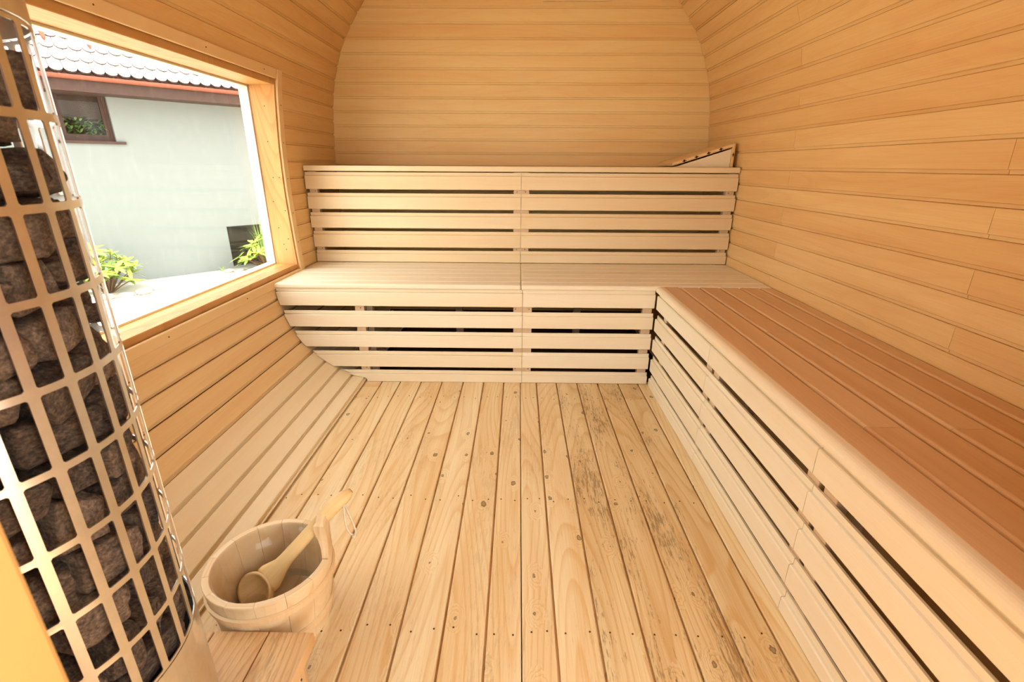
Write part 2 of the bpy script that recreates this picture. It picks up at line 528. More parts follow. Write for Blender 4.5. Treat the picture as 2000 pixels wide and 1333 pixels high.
W_Y0, W_Y1, W_Z0, W_Z1 = 0.48, 2.572, 0.547, 1.405      # window opening
i_lo = [i for i, p in enumerate(LEFT) if p[1] < W_Z0][-1]
i_hi = [i for i, p in enumerate(LEFT) if p[1] > W_Z1][0]
wall_left = tag(shell('wall_left', [(-.775, -.09)] + LEFT, Y_IN - .09, Y3 + .03, 0.0165, M_SHEATH, (i_lo + 1, i_hi + 1, W_Y0 - .04, W_Y1 + .04), True), kind='structure')
wall_right = tag(shell('wall_right', [(.787, -.09)] + RIGHT, Y_IN - .09, Y3 + .03, 0.0165, M_SHEATH, None, True), kind='structure')
CEIL_PROF = [LEFT[-1]] + TOPL + [APEX] + TOPR[::-1] + [RIGHT[-1]]
ceiling = tag(shell('ceiling', CEIL_PROF, -.58, Y3 + .03, 0.0165, M_ROOF_OUT), kind='structure')  # front overhang is an added, unseen canopy that keeps sun out of the doorway

def lay(parent, a, b, y_from, y_to, mat, side):
    """one cladding board between profile points a (lower) and b (upper)"""
    A, B = V((a[0], 0, a[1])), V((b[0], 0, b[1]))
    ya = (A - B)
    w = ya.length
    ya.normalize()                       # points down, the tongue strip is on the lower edge
    if side == 'R':
        xa = V((0, 1, 0)); org = V((b[0], y_from, b[1]))
    else:
        xa = V((0, -1, 0)); org = V((b[0], y_to, b[1]))
    za = xa.cross(ya)
    put('plank', board_mesh(y_to - y_from, w, mat, depth=.010 if mat in (M_WALL_L, M_WALL_P) else .0055), parent, frame(org, xa, ya, za))

for k, (a, b) in enumerate(zip(LEFT, LEFT[1:])):
    mat = M_WALL_P if k < 4 else (M_WALL_L if k < 9 else M_WALL)  # boards step paler downwards, painting in the light that falls low
    if b[1] <= W_Z0 + .02 or a[1] >= W_Z1 - .02:
        if k % 2 and a[1] >= W_Z1 - .02:
            lay(wall_left, a, b, Y_IN, 1.46, mat, 'L'); lay(wall_left, a, b, 1.46, Y3, mat, 'L')
        else:
            lay(wall_left, a, b, Y_IN, Y3, mat, 'L')
    else:
        lay(wall_left, a, b, Y_IN, W_Y0 - .005, mat, 'L')
        lay(wall_left, a, b, W_Y1 + .005, Y3, mat, 'L')
for k, (a, b) in enumerate(zip(RIGHT, RIGHT[1:])):
    if b[1] < 0.43:
        if k % 3 == 0 or True: lay(wall_right, a, b, Y_IN, Y3, M_WALL, 'R')
        continue
    j = 1.292 if k % 2 == 0 else 2.315
    lay(wall_right, a, b, Y_IN, j, M_WALL, 'R')
    lay(wall_right, a, b, j, Y3, M_WALL, 'R')
cl = [LEFT[-1]] + TOPL + [APEX]
for k, (a, b) in enumerate(zip(cl, cl[1:])): lay(ceiling, a, b, Y_IN, Y3, M_WALL, 'L')
cr = [RIGHT[-1]] + TOPR + [APEX]
for k, (a, b) in enumerate(zip(cr, cr[1:])): lay(ceiling, a, b, Y_IN, Y3, M_WALL, 'R')

# back wall
bm = bmesh.new()
poly = [(-.776, -.09)] + PL + PR[::-1][1:] + [(.788, -.09)]
add_prism(bm, [(x * 1.035, (z - 1) * 1.035 + 1) for x, z in poly], frame((0, Y3 + .05, 0), (1, 0, 0), (0, 0, 1), (0, -1, 0)), 0.033)
wall_back = tag(obj('wall_back', bm, M_SHEATH), kind='structure')
edges = [0.030 + 0.0806 * k for k in range(0, 30)]
zoff = 1.9219 - edges[23] - 0.0806 * 0
edges = [1.9219 + 0.0806 * (k - 23) for k in range(0, 29)]
for lo, hi in zip(edges, edges[1:]):
    lo2 = max(lo, 0.02)
    hi = min(hi, APEX[1])
    if hi - lo2 < .02: continue
    zz = lo2 if lo2 > 1.0 else hi
    xl, xr = xz_at(PL, min(zz, APEX[1] - .004)), xz_at(PR, min(zz, APEX[1] - .004))
    put('plank', board_mesh(xr - xl + .016, hi - lo2, M_WALL_B), wall_back, frame((xr + .008, Y3, hi), (-1, 0, 0), (0, 0, -1), (0, -1, 0)))

# front wall with the open doorway the picture is taken from
DX0, DX1, DZ1 = -0.263, 0.62, 1.95
bm = bmesh.new()
fr = frame((0, Y_IN, 0), (1, 0, 0), (0, 0, 1), (0, -1, 0))
lp = [(x, z) for x, z in PL if x < DX0]
add_prism(bm, [(-.776, -.04)] + lp + [(DX0 - .05, lp[-1][1]), (DX0 - .05, -.04)], fr, 0.09)
rp = [(x, z) for x, z in PR if x > DX1]
add_prism(bm, [(.79, -.04)] + rp + [(DX1 + .05, rp[-1][1]), (DX1 + .05, -.04)], fr, 0.09)
tp = [(DX0 - .05, DZ1 + .05)] + [(x, z) for x, z in PL if DX0 - .05 < x < 0 and z > DZ1] + [(x, z) for x, z in PR[::-1] if x < DX1 + .05 and z > DZ1] + [(DX1 + .05, DZ1 + .05)]
add_prism(bm, tp, fr, 0.09)
wall_front = tag(obj('wall_front', bm, M_WALL), kind='structure')
tag(box('trim_1', DX0 - .05, DX0, Y_IN - .10, Y_IN, -.04, DZ1, M_POST, r=.004, seg=2), 'pale spruce door post out of focus at the very front left', kind='structure')
tag(box('trim_2', DX1, DX1 + .05, Y_IN - .10, Y_IN, -.04, DZ1, M_POST, r=.004, seg=2), kind='structure')
tag(box('trim_3', DX0 - .05, DX1 + .05, Y_IN - .10, Y_IN, DZ1, DZ1 + .05, M_FRAME, r=.004, seg=2), kind='structure')

# ---- door leaf added to dim the doorway
# unseen plank leaf, set half open behind the camera to cut light
door = tag(empty('light_blocking_door', (DX0 - .012, Y_IN - .105, 0), math.radians(-66)), kind='structure')
for k in range(9):
    w_ = (DX1 - DX0) / 9
    put('plank', bar_mesh(DZ1 - .01, w_ - .003, .03, M_WALL, .003, 1, 'door_plank'), door, frame((w_ * (k + .5), -.02, .005), (0, 0, 1), (1, 0, 0), (0, 1, 0)))
for zz in (.25, 1.65):
    box('ledge', .03, DX1 - DX0 - .03, -.004, .02, zz, zz + .09, M_WALL, door, .003)
# unseen timber planking outside, added to bounce warm light through the doorway
bounce_deck = tag(empty('bounce_deck', (0, 0, 0)), kind='structure')
for k in range(11):
    put('plank', bar_mesh(2.6, .138, .028, M_STEP, .002, 1, 'deck_plank'), bounce_deck, frame((-1.3, Y_IN - .18 - .142 * k, -.075), (1, 0, 0), (0, 1, 0), (0, 0, 1)))

# floor
bm = bmesh.new()
add_box(bm, -1.0, 1.0, Y_IN - .1, Y3 + .03, -.09, -.0555)
floor = tag(obj('floor', bm, M_SHEATH), kind='structure')
FX = [-.895, -.795, -.694, -.600, -.493, -.386, -.277, -.172, -.069, .016, .098, .200, .305, .411, .515, .617, .72]
for i, (a, b) in enumerate(zip(FX, FX[1:])):
    g0 = .0012 if abs(a - .016) < 1e-6 else .0028
    g1 = .0012 if abs(b - .016) < 1e-6 else .0028
    mat = M_FLOOR_D if i >= 11 and i <= 14 else M_FLOOR
    L = Y1 + .03 - Y_IN
    put('plank', bar_mesh(L, b - a - g0 - g1, .030, mat, .003, 2, 'plank'), floor,
        frame(((a + g0 + b - g1) / 2, Y_IN, -.015), (0, 1, 0), (-1, 0, 0), (0, 0, 1)))
for b in FX[1:-1]:
    if abs(b - .016) > 1e-6:
        put('tongue', bar_mesh(Y1 + .03 - Y_IN, .012, .006, M_STEP, .001, 1, 'tongue'), floor, frame((b, Y_IN, -.0125), (0, 1, 0), (-1, 0, 0), (0, 0, 1)))
for k in range(3):   # joists under the gaps
    y = .6 + .75 * k
    put('joist', bar_mesh(1.7, .05, .02, M_SHEATH, .001, 1, 'joist'), floor, frame((-.88, y, -.0435), (1, 0, 0), (0, 1, 0), (0, 0, 1)))

SCREW_ME = None
def screw(parent, pos, nrm, local=None, r=.0028):
    global SCREW_ME
    if SCREW_ME is None:
        bm = bmesh.new()
        bmesh.ops.create_cone(bm, cap_ends=True, segments=8, radius1=.0028, radius2=.0022, depth=.002)
        SCREW_ME = mesh_of('screw', bm, M_SCREW)
    q = V(nrm).to_track_quat('Z', 'Y').to_matrix().to_4x4()
    mm = Matrix.Translation(V(pos) + V(nrm) * .0006) @ q
    return put('screw', SCREW_ME, parent, (local @ mm) if local is not None else mm)
rs = random.Random(3)
for a, b in zip(FX[1:-2], FX[2:-1]):
    for yy in (.86, 1.35, 2.1):
        for f in (.25, .75):
            screw(floor, (a + (b - a) * (f + rs.uniform(-.05, .05)), yy + rs.uniform(-.012, .012), -.0006), (0, 0, 1))

# ------------------------------------------------------------------ window 1
XG = -1.293
win = tag(empty('window_1', ((-1.24), (W_Y0 + W_Y1) / 2, W_Z0)), kind='structure')
WL = win.matrix_basis.inverted()
wl = Matrix.Translation(-V((-1.24, (W_Y0 + W_Y1) / 2, W_Z0)))
def wbox(name, x0, x1, y0, y1, z0, z1, mat, r=.002, seg=1, along='Y'):
    bm = bmesh.new()
    cx, cy, cz = (x0 + x1) / 2, (y0 + y1) / 2, (z0 + z1) / 2
    if along == 'Y':     # local x runs along world y so that the grain follows the board
        add_box(bm, -(y1 - y0) / 2, (y1 - y0) / 2, -(x1 - x0) / 2, (x1 - x0) / 2, -(z1 - z0) / 2, (z1 - z0) / 2, r, seg)
        mm = frame((cx, cy, cz), (0, 1, 0), (-1, 0, 0), (0, 0, 1))
    else:                # along z
        add_box(bm, -(z1 - z0) / 2, (z1 - z0) / 2, -(x1 - x0) / 2, (x1 - x0) / 2, -(y1 - y0) / 2, (y1 - y0) / 2, r, seg)
        mm = frame((cx, cy, cz), (0, 0, 1), (-1, 0, 0), (0, -1, 0))
    return obj(name, bm, mat, win, wl @ mm)
XB = -1.345
wbox('sill_board', XB, -1.186, W_Y0 - .03, W_Y1, W_Z0 - .056, W_Z0, M_FRAME)
wbox('head_board', XB, -1.172, W_Y0 - .03, W_Y1, W_Z1, W_Z1 + .062, M_FRAME)
# far jamb follows the bulge of the wall
def jamb(y0, y1):
    bm = bmesh.new()
    pts = [(z, XB) for z in (W_Z0 - .028, W_Z1 + .028)][::-1]
    zs = [W_Z0 - .028 + (W_Z1 - W_Z0 + .056) * k / 12 for k in range(13)]
    pts = [(z, xz_at(LEFT, z) + .001) for z in zs] + pts
    add_prism(bm, [(z - 1.0, -x - 1.24) for z, x in pts], Matrix.Identity(4), y1 - y0)
    return obj('jamb_board', bm, M_FRAME, win, wl @ frame((-1.24, y1, 1.0), (0, 0, 1), (-1, 0, 0), (0, -1, 0)))
jb = jamb(W_Y1, W_Y1 + .030)
jamb(W_Y0 - .030, W_Y0)
# narrow fixed frame outside the glass and the pane
for y0, y1, z0, z1, al in ((W_Y0, W_Y1, W_Z0, W_Z0 + .009, 'Y'), (W_Y0, W_Y1, W_Z1 - .009, W_Z1, 'Y'),
                           (W_Y0, W_Y0 + .009, W_Z0 + .009, W_Z1 - .009, 'Z'), (W_Y1 - .009, W_Y1, W_Z0 + .009, W_Z1 - .009, 'Z')):
    wbox('glazing_bead', XB + .004, XG - .004, y0, y1, z0, z1, M_BENCH, .001, 1, al)
bm = bmesh.new()
add_box(bm, -.003, .003, -(W_Y1 - W_Y0) / 2 + .002, (W_Y1 - W_Y0) / 2 - .002, -(W_Z1 - W_Z0) / 2 + .002, (W_Z1 - W_Z0) / 2 - .002)
obj('pane', bm, M_GLASS, win, wl @ Matrix.Translation((XG, (W_Y0 + W_Y1) / 2, (W_Z0 + W_Z1) / 2)))
# casing that follows the wall curve
def casing_v(y0, y1):
    bm = bmesh.new()
    zs = [W_Z0 - .064 + (W_Z1 + .068 - W_Z0 + .064) * k / 16 for k in range(17)]
    inn = [(z - 1.0, -(xz_at(LEFT, z) + .0005) - 1.24) for z in zs]
    out = [(z - 1.0, -(xz_at(LEFT, z) + .013) - 1.24) for z in zs]
    t = bmesh.new()
    add_prism(t, inn + out[::-1], Matrix.Identity(4), y1 - y0)
    merge(bm, t)
    o = obj('casing', bm, M_WALL_L, win, wl @ frame((-1.24, y1, 1.0), (0, 0, 1), (-1, 0, 0), (0, -1, 0)))
    b = o.modifiers.new('round', 'BEVEL'); b.width = .003; b.segments = 2; b.limit_method = 'ANGLE'
casing_v(W_Y1 + .010, W_Y1 + .058)
casing_v(W_Y0 - .058, W_Y0 - .010)
wbox('casing', -1.1835, -1.1685, W_Y0 - .010, W_Y1 + .010, W_Z0 - .064, W_Z0 - .024, M_WALL_L, .004, 2)
bm = bmesh.new()
add_box(bm, -(W_Y1 - W_Y0) / 2 + .004, (W_Y1 - W_Y0) / 2 - .004, -.008, .008, -.021, .021, .003, 2)
tl = V((-1.163 + 1.175, 0, 1.458 - 1.380)).normalized()
obj('casing', bm, M_WALL_L, win, wl @ frame((-1.1570, (W_Y0 + W_Y1) / 2, W_Z1 + .0465), (0, 1, 0), V((0, 1, 0)).cross(-tl) * -1, tl))
for x, z in ((-1.232, 1.313), (-1.242, 1.154), (-1.211, .986), (-1.26, .869), (-1.206, .824), (-1.253, .737), (-1.212, .68), (-1.239, .652), (-1.23, .625), (-1.242, .986)):
    screw(win, (x, W_Y1, z), (0, -1, 0), wl)
for y in (1.02, 1.52, 2.02, 2.45):
    screw(win, (-1.1685, y, W_Z0 - .044), (1, 0, 0), wl)
    screw(win, (-1.1492, y, W_Z1 + .046), (.988, 0, -.15), wl)
for z in (.66, .81, .98, 1.15, 1.32):
    screw(win, (xz_at(LEFT, z) + .013, W_Y1 + .034, z), (1, 0, 0), wl)

# wooden vent slide high on the back wall
vent = tag(empty('vent_slide', (.33, Y3, 1.953)), 'small pale wooden board high on the back wall at the top edge', 'vent')
box('cover_board', -.2, .2, -.019, -.001, 0, .11, M_WALL_L, vent, .003, 2)
box('guide_rail', -.23, .23, -.012, -.0005, .11, .135, M_WALL, vent, .002, 1)

# ------------------------------------------------------------------ benches
def slat_mesh(L, w, mat=M_BENCH): return board_mesh(L, w, mat, strip=0.018, t=0.016, depth=0.010, r=0.003)
ZF = [(.402, .4880), (.294, .3750), (.189, .2690), (.083, .1645), (.001, .0615)]
ZR = [(.920, 1.0110), (.812, .9000), (.708, .7938), (.599, .6905), (.5135, .5808)]

def cut_slat(parent, z0, z1, x_right, y, mat=M_BENCH):
    """slat of the back panel whose left end is scribed to the curved wall"""
    ox = -.6
    def left(z): return xz_at(LEFT, max(z, .0201)) + .005
    def ring(za, zb):
        zs = [za + (zb - za) * k / 6 for k in range(7)]
        return [(left(z) - ox if z > .021 else -.772 - ox, z - z0) for z in zs][::-1] + [(x_right - .0006 - ox, za - z0), (x_right - .0006 - ox, zb - z0)]
    bm = bmesh.new()
    fr = frame((0, 0, -.016), (1, 0, 0), (0, 1, 0), (0, 0, 1))
    add_prism(bm, ring(z0, z1 - .018), fr, .016)
    add_prism(bm, ring(z1 - .0182, z1), fr, .006)
    o = obj('slat', bm, mat, parent, frame((ox, y, z0), (1, 0, 0), (0, 0, 1), (0, -1, 0)))
    b = o.modifiers.new('round', 'BEVEL'); b.width = .0025; b.segments = 1; b.limit_method = 'ANGLE'
    return o

def batten(parent, x, y, z0, z1, w=.045, t=.028, mat=M_BATTEN):
    return put('batten', bar_mesh(z1 - z0, w, t, mat, .001, 1, 'batten'), parent, frame((x, y, z0), (0, 0, 1), (1, 0, 0), (0, 1, 0)))

# lower bench along the back wall
bb = tag(empty('sauna_bench', (0, 0, 0)), 'pale lower slatted bench running along the back of the room', 'bench')
XS = 0.0225
for z0, z1 in ZF:
    cut_slat(bb, z0, z1, XS, Y1)
    put('slat', slat_mesh(XF - .003 - XS, z1 - z0), bb, frame((XS, Y1, z0), (1, 0, 0), (0, 0, 1), (0, -1, 0)))
for x in (0.0, .0455):
    batten(bb, x, Y1 + .031, .002, .487)
batten(bb, -.7775, Y1 + .031, .03, .487)
batten(bb, -.742, Y1 + .075, .03, .487, .03)
batten(bb, .63, Y1 + .031, .002, .487)
for i in (0, 3):
    zc = (ZF[i][0] + ZF[i + 1][1]) / 2
    for x in (-.012, .054, -.772): screw(bb, (x, Y1 + .0168, zc), (0, -1, 0))
# support frames that carry the seat, behind the panel
for x in (-.95, -.35, .35, .95):
    box('bearer', x - .02, x + .02, Y1 + .05, Y2 + .02, .45, .486, M_BATTEN, bb)
    if abs(x) < .8: box('leg', x - .02, x + .02, Y2 - .05, Y2 - .01, 0, .45, M_BATTEN, bb)
YB = [Y1 - .004, 2.345, 2.436, 2.530, 2.622, 2.714, Y2 + .004]
for i, (a, b) in enumerate(zip(YB, YB[1:])):
    xl, xr = xz_at(LEFT, ZS) + .004, xz_at(RIGHT, ZS) - .004
    w = b - a - .0032
    r = .008 if i == 0 else .0035
    for k, (x0, x1) in enumerate(((xl, .013), (.0145, xr))):
        put('seat_board', bar_mesh(x1 - x0, w, .0245, M_BENCH, r, 3, 'seat_board'), bb, frame((x0, (a + b) / 2, ZS - .01225), (1, 0, 0), (0, 1, 0), (0, 0, 1)))

# upper bench against the back wall
ub = tag(empty('sauna_bench', (0, 0, 0)), 'high upper bench with slatted riser below the back wall', 'bench')
XR_ = 0.012
for z0, z1 in ZR:
    zm = (z0 + z1) / 2
    xl, xr = xz_at(LEFT, zm) + .007, xz_at(RIGHT, zm) - .007
    put('slat', slat_mesh(XR_ - .001 - xl, z1 - z0, M_RISER), ub, frame((xl, Y2, z0), (1, 0, 0), (0, 0, 1), (0, -1, 0)))
    put('slat', slat_mesh(xr - XR_, z1 - z0, M_RISER), ub, frame((XR_, Y2, z0), (1, 0, 0), (0, 0, 1), (0, -1, 0)))
for x in (-1.155, -.0085, .0345, 1.172):
    batten(ub, x, Y2 + .031, .515, 1.014)
for i in (0, 3):
    zc = (ZR[i][0] + ZR[i + 1][1]) / 2
    for x in (-1.145, -.012, .036, 1.165): screw(ub, (x, Y2 + .0168, zc), (0, -1, 0))
YU = [Y2 - .006, 2.93, 3.037, 3.144, 3.251, Y3 - .004]
for i, (a, b) in enumerate(zip(YU, YU[1:])):
    xl, xr = xz_at(LEFT, ZU) + .005, xz_at(RIGHT, ZU) - .003
    put('seat_board', bar_mesh(xr - xl, b - a - .004, .029, M_RISER, .005, 2, 'seat_board'), ub, frame((xl, (a + b) / 2, ZU - .0145), (1, 0, 0), (0, 1, 0), (0, 0, 1)))

# side bench along the right wall
sb = tag(empty('sauna_bench', (0, 0, 0)), 'long slatted bench with reddish oiled seat along the right wall', 'bench')
JO = [Y1 - .0185, 1.576, .932, Y_IN + .005]
for z0, z1 in ZF:
    for ya, yb in zip(JO, JO[1:]):
        put('slat', slat_mesh(ya - yb - .0008, z1 - z0), sb, frame((XF, ya, z0), (0, -1, 0), (0, 0, 1), (-1, 0, 0)))
for y in (2.15, 1.598, 1.530, .95, .885, .26):
    put('batten', bar_mesh(.485, .045, .028, M_BATTEN, .001, 1, 'batten'), sb, frame((XF + .031, y, .002), (0, 0, 1), (0, 1, 0), (-1, 0, 0)))
for y in (.4, 1.1, 1.8):
    box('bearer', XF + .05, 1.195, y - .02, y + .02, .45, .484, M_BATTEN, sb)
    box('leg', .94, .98, y - .02, y + .02, .001, .45, M_BATTEN, sb)
bm = bmesh.new()
nz = [(-.006 + .020 - .020 * math.cos(a), ZS - .0005 - .020 + .020 * math.sin(a)) for a in [PI / 2 * k / 6 for k in range(7)]]
add_prism(bm, [(XF + x, z) for x, z in nz] + [(XF + .026, ZS - .0005), (XF + .026, ZS - .025), (XF - .006, ZS - .025)], frame((0, Y1 - .006, 0), (1, 0, 0), (0, 0, 1), (0, -1, 0)), Y1 - .006 - Y_IN - .004)
no = obj('nosing', bm, M_NOSE, sb)
no['label'] = 'pale rounded front edge strip'
def seat_mesh(L, w, t, mat, r):
    key = ('seat', round(L, 3), round(w, 4), mat.name, r)
    if key in _boards: return _boards[key]
    pts = [(w / 2 - r + r * math.sin(a), t / 2 - r + r * math.cos(a)) for a in [PI / 2 * k / 6 for k in range(7)]]
    lip = .0022 if r > .005 else 0
    if lip:     # a proud rounded bead along the window-side edge
        pts = [(w / 2 - 2 * r * .62, t / 2 - lip), (w / 2 - r * .95, t / 2 - .0004)] + pts
    pts = pts + [(w / 2, -t / 2), (-w / 2, -t / 2), (-w / 2, t / 2 - .003 - lip), (-w / 2 + .002, t / 2 - lip)]
    bm = bmesh.new()
    add_loft(bm, [[V((x, y, z)) for y, z in pts] for x in (0, L)])
    me = mesh_of('seat_board', bm, mat)
    _boards[key] = me
    return me
XB_ = [XF + .0262, .765, .860, .953, 1.048, 1.142, 1.203]
SJ = [None, .957, 1.61, .954, 1.50, None]
for i, (a, b) in enumerate(zip(XB_, XB_[1:])):
    y0, y1 = Y_IN + .004, Y1 - .006
    cuts = [y0, y1] if SJ[i] is None else [y0, SJ[i], y1]
    gap = .007
    w = b - a - (gap if i < 5 else .001)
    for ya, yb in zip(cuts, cuts[1:]):
        mt = M_SEAT
        put('seat_board', seat_mesh(yb - ya - .0012, w, .0245, mt, (.002 if i == 0 else .0115)), sb,
            frame((a + w / 2, ya, ZS - .0122 - .0003), (0, 1, 0), (-1, 0, 0), (0, 0, 1)))
    if i < 5:   # tongue in the gap between the boards
        put('seat_tongue', bar_mesh(y1 - y0, gap + .004, .005, M_SEAT, .001, 1, 'seat_tongue'), sb, frame((b - gap / 2, y0, ZS - .022), (0, 1, 0), (-1, 0, 0), (0, 0, 1)))

# wedge headrest on the upper bench
hr = tag(empty('headrest', (1.0, 2.88, ZU)), 'wedge-shaped wooden headrest lying on the right end of the upper bench', 'headrest')
A0, A1 = V((-.150, 0, .004)), V((.172, 0, .106))
dr = (A1 - A0)
Lr = dr.length
dr.normalize()
nr = V((-dr.z, 0, dr.x))
HDp = .30
for k in range(5):
    s0 = Lr * k / 5
    p = A0 + dr * s0
    o = put('slat', bar_mesh(HDp, Lr / 5 - .003, .016, M_WALL_L, .003, 1, 'headrest_slat'), hr, frame(p + dr * (Lr / 10) + nr * .009, (0, 1, 0), dr * -1, nr))
for k in range(4):      # grooves where the tongues meet, seen on the end grain
    p = A0 + dr * (Lr * (k + 1) / 5)
    bm = bmesh.new()
    add_box(bm, -.010, .010, -.0006, .0006, -.0022, .0022)
    add_box(bm, -.0035, .0035, -.0006, .0006, -.007, .007)
    obj('groove', bm, M_SHEATH, hr, frame(p + nr * .009 + V((0, -.0006, 0)), dr, (0, 1, 0), nr))
bm = bmesh.new()
add_prism(bm, [(-.135, .001), (.165, .001), (.165, .096)], frame((0, .018, 0), (1, 0, 0), (0, 0, 1), (0, -1, 0)), .014)
obj('side_panel', bm, M_BENCH, hr)
bm = bmesh.new()
add_prism(bm, [(-.135, .001), (.165, .001), (.165, .096)], frame((0, HDp - .004, 0), (1, 0, 0), (0, 0, 1), (0, -1, 0)), .014)
obj('side_panel', bm, M_BENCH, hr)
box('end_board', .167, .183, 0, HDp, .001, .124, M_WALL_L, hr, .002, 1)
bm = bmesh.new()
add_box(bm, -.0022, .0022, -.0006, .0006, -.010, .010)
add_box(bm, -.006, .006, -.0006, .0006, -.0022, .0022)
obj('groove', bm, M_SHEATH, hr, Matrix.Translation((.175, -.0006, .066)))

# ------------------------------------------------------------------ heater platform
pf = tag(empty('step_platform', (-.64, .5, 0)), 'low plank platform on the floor under the heater and before the bucket', 'platform')
PZ, PY1, PY0 = .112, .757, Y_IN + .005
px = [-.985 + .075, -.757, -.640, -.5235, -.4265]
for a, b in zip(px, px[1:]):
    put('board', bar_mesh(PY1 - PY0, b - a - .003, .028, M_STEP, .0015, 1, 'platform_board'), pf, frame(((a + b) / 2 + .64, PY0 - .5, PZ - .014), (0, 1, 0), (-1, 0, 0), (0, 0, 1)))
box('side_rail', -.475 + .64, -.4415 + .64, PY0 + .02 - .5, PY1 - .03 - .5, .001, PZ - .0285, M_STEP, pf, .002)
box('cross_rail', -.76 + .64, -.478 + .64, PY1 - .06 - .5, PY1 - .03 - .5, .001, PZ - .0285, M_STEP, pf, .002)
screw(pf, (-.4413 + .64, PY1 - .055 - .5, .045), (1, 0, 0))
screw(pf, (-.4413 + .64, PY1 - .10 - .5, .05), (1, 0, 0))

# ------------------------------------------------------------------ heater
HC = V((-.670, .492))
HR = .180
ht = tag(empty('sauna_heater', (HC.x, HC.y, PZ)), 'tall round steel tower heater with an open grid jacket full of stones', 'heater')
Zr0, Zdz = 1.096, .090
T0, DT, NS = -.059, 2 * PI / 29, 29
SW = .0054           # half width of a vertical strip
BW = .0044           # half height of a horizontal bar
zl = lambda z: z - PZ
def cage():
    bm = bmesh.new()
    rows = [1.182 + BW] + [Zr0 - k * Zdz for k in range(0, 8)] + [.383 - BW]
    cache = {}
    def vert(u, z):
        key = (round((u / HR) % (2 * PI), 5) % 6.28318, round(z, 5))
        if key in cache: return cache[key]
        a = u / HR
        cache[key] = bm.verts.new((HR * math.cos(a), HR * math.sin(a), zl(z)))
        return cache[key]
    for j in range(NS):
        u0, u1 = (T0 + j * DT) * HR, (T0 + (j + 1) * DT) * HR
        for zt, zb in zip(rows, rows[1:]):
            ia, ib, ja, jb_ = u0 + SW, u1 - SW, zb + BW, zt - BW
            rr = .0021
            um = (u0 + u1) / 2
            # outer and inner loops with matching counts (corner, corner, mid...)
            inner, outer = [], []
            def add(iu, iz, ou, oz):
                inner.append(vert(iu, iz)); outer.append((ou, oz))
            add(um, ja, um, zb)
            add(ib - rr, ja, u1, zb)
            add(ib, ja + rr, u1, zb)
            add(ib, jb_ - rr, u1, zt)
            add(ib - rr, jb_, u1, zt)
            add(um, jb_, um, zt)
            add(ia + rr, jb_, u0, zt)
            add(ia, jb_ - rr, u0, zt)
            add(ia, ja + rr, u0, zb)
            add(ia + rr, ja, u0, zb)
            n = len(inner)
            for i in range(n):
                k = (i + 1) % n
                o1, o2 = vert(*outer[i]), vert(*outer[k])
                vs = [inner[i], o1] + ([o2] if o2 is not o1 else []) + [inner[k]]
                try: bm.faces.new(vs)
                except ValueError: pass
    o = obj('stone_cage', bm, M_STEEL, ht, smooth=True)
    s = o.modifiers.new('sheet', 'SOLIDIFY'); s.thickness = .0018; s.offset = -1
    return o
cage()
bm = bmesh.new()
add_lathe(bm, [(HR, zl(.3765)), (HR - .0018, zl(.3765)), (HR - .0018, .012), (HR, .012)], 58)
obj('base_jacket', bm, M_STEEL, ht, smooth=False)
for p in ht.children[-1].data.polygons: p.use_smooth = True
ht.children[-1].modifiers.new('edge', 'EDGE_SPLIT').split_angle = .6
bm = bmesh.new()
add_lathe(bm, [(HR, zl(1.1885)), (HR, zl(1.262)), (HR - .012, zl(1.266)), (HR - .012, zl(1.264)), (HR - .0018, zl(1.260)), (HR - .0018, zl(1.1885))], 58)
tb = obj('top_band', bm, M_STEEL, ht, smooth=True)
tb.modifiers.new('edge', 'EDGE_SPLIT').split_angle = .6
bm = bmesh.new()
add_lathe(bm, [(.0, zl(.36)), (HR - .004, zl(.36)), (HR - .004, zl(.352)), (.0, zl(.352))], 40, closed_profile=False)
obj('stone_grate', bm, M_STEEL_D, ht)
for k in range(6):
    a = k * PI / 3
    bm = bmesh.new()
    cx, cy = .022 * math.cos(a), .022 * math.sin(a)
    add_tube(bm, [(cx, cy, zl(.36)), (cx, cy, zl(1.0)), (cx * .6, cy * .6, zl(1.02)), (cx * .2, cy * .2, zl(1.03))], .005, 8)
    obj('heating_element', bm, M_STEEL_D, ht, smooth=True)
for k in range(4):
    a = PI / 4 + k * PI / 2
    bm = bmesh.new()
    add_lathe(bm, [(0, .013), (.014, .013), (.014, .003), (.018, .0), (0, .0)], 12, (.14 * math.cos(a), .14 * math.sin(a)), closed_profile=False)
    obj('foot', bm, M_STEEL_D, ht)

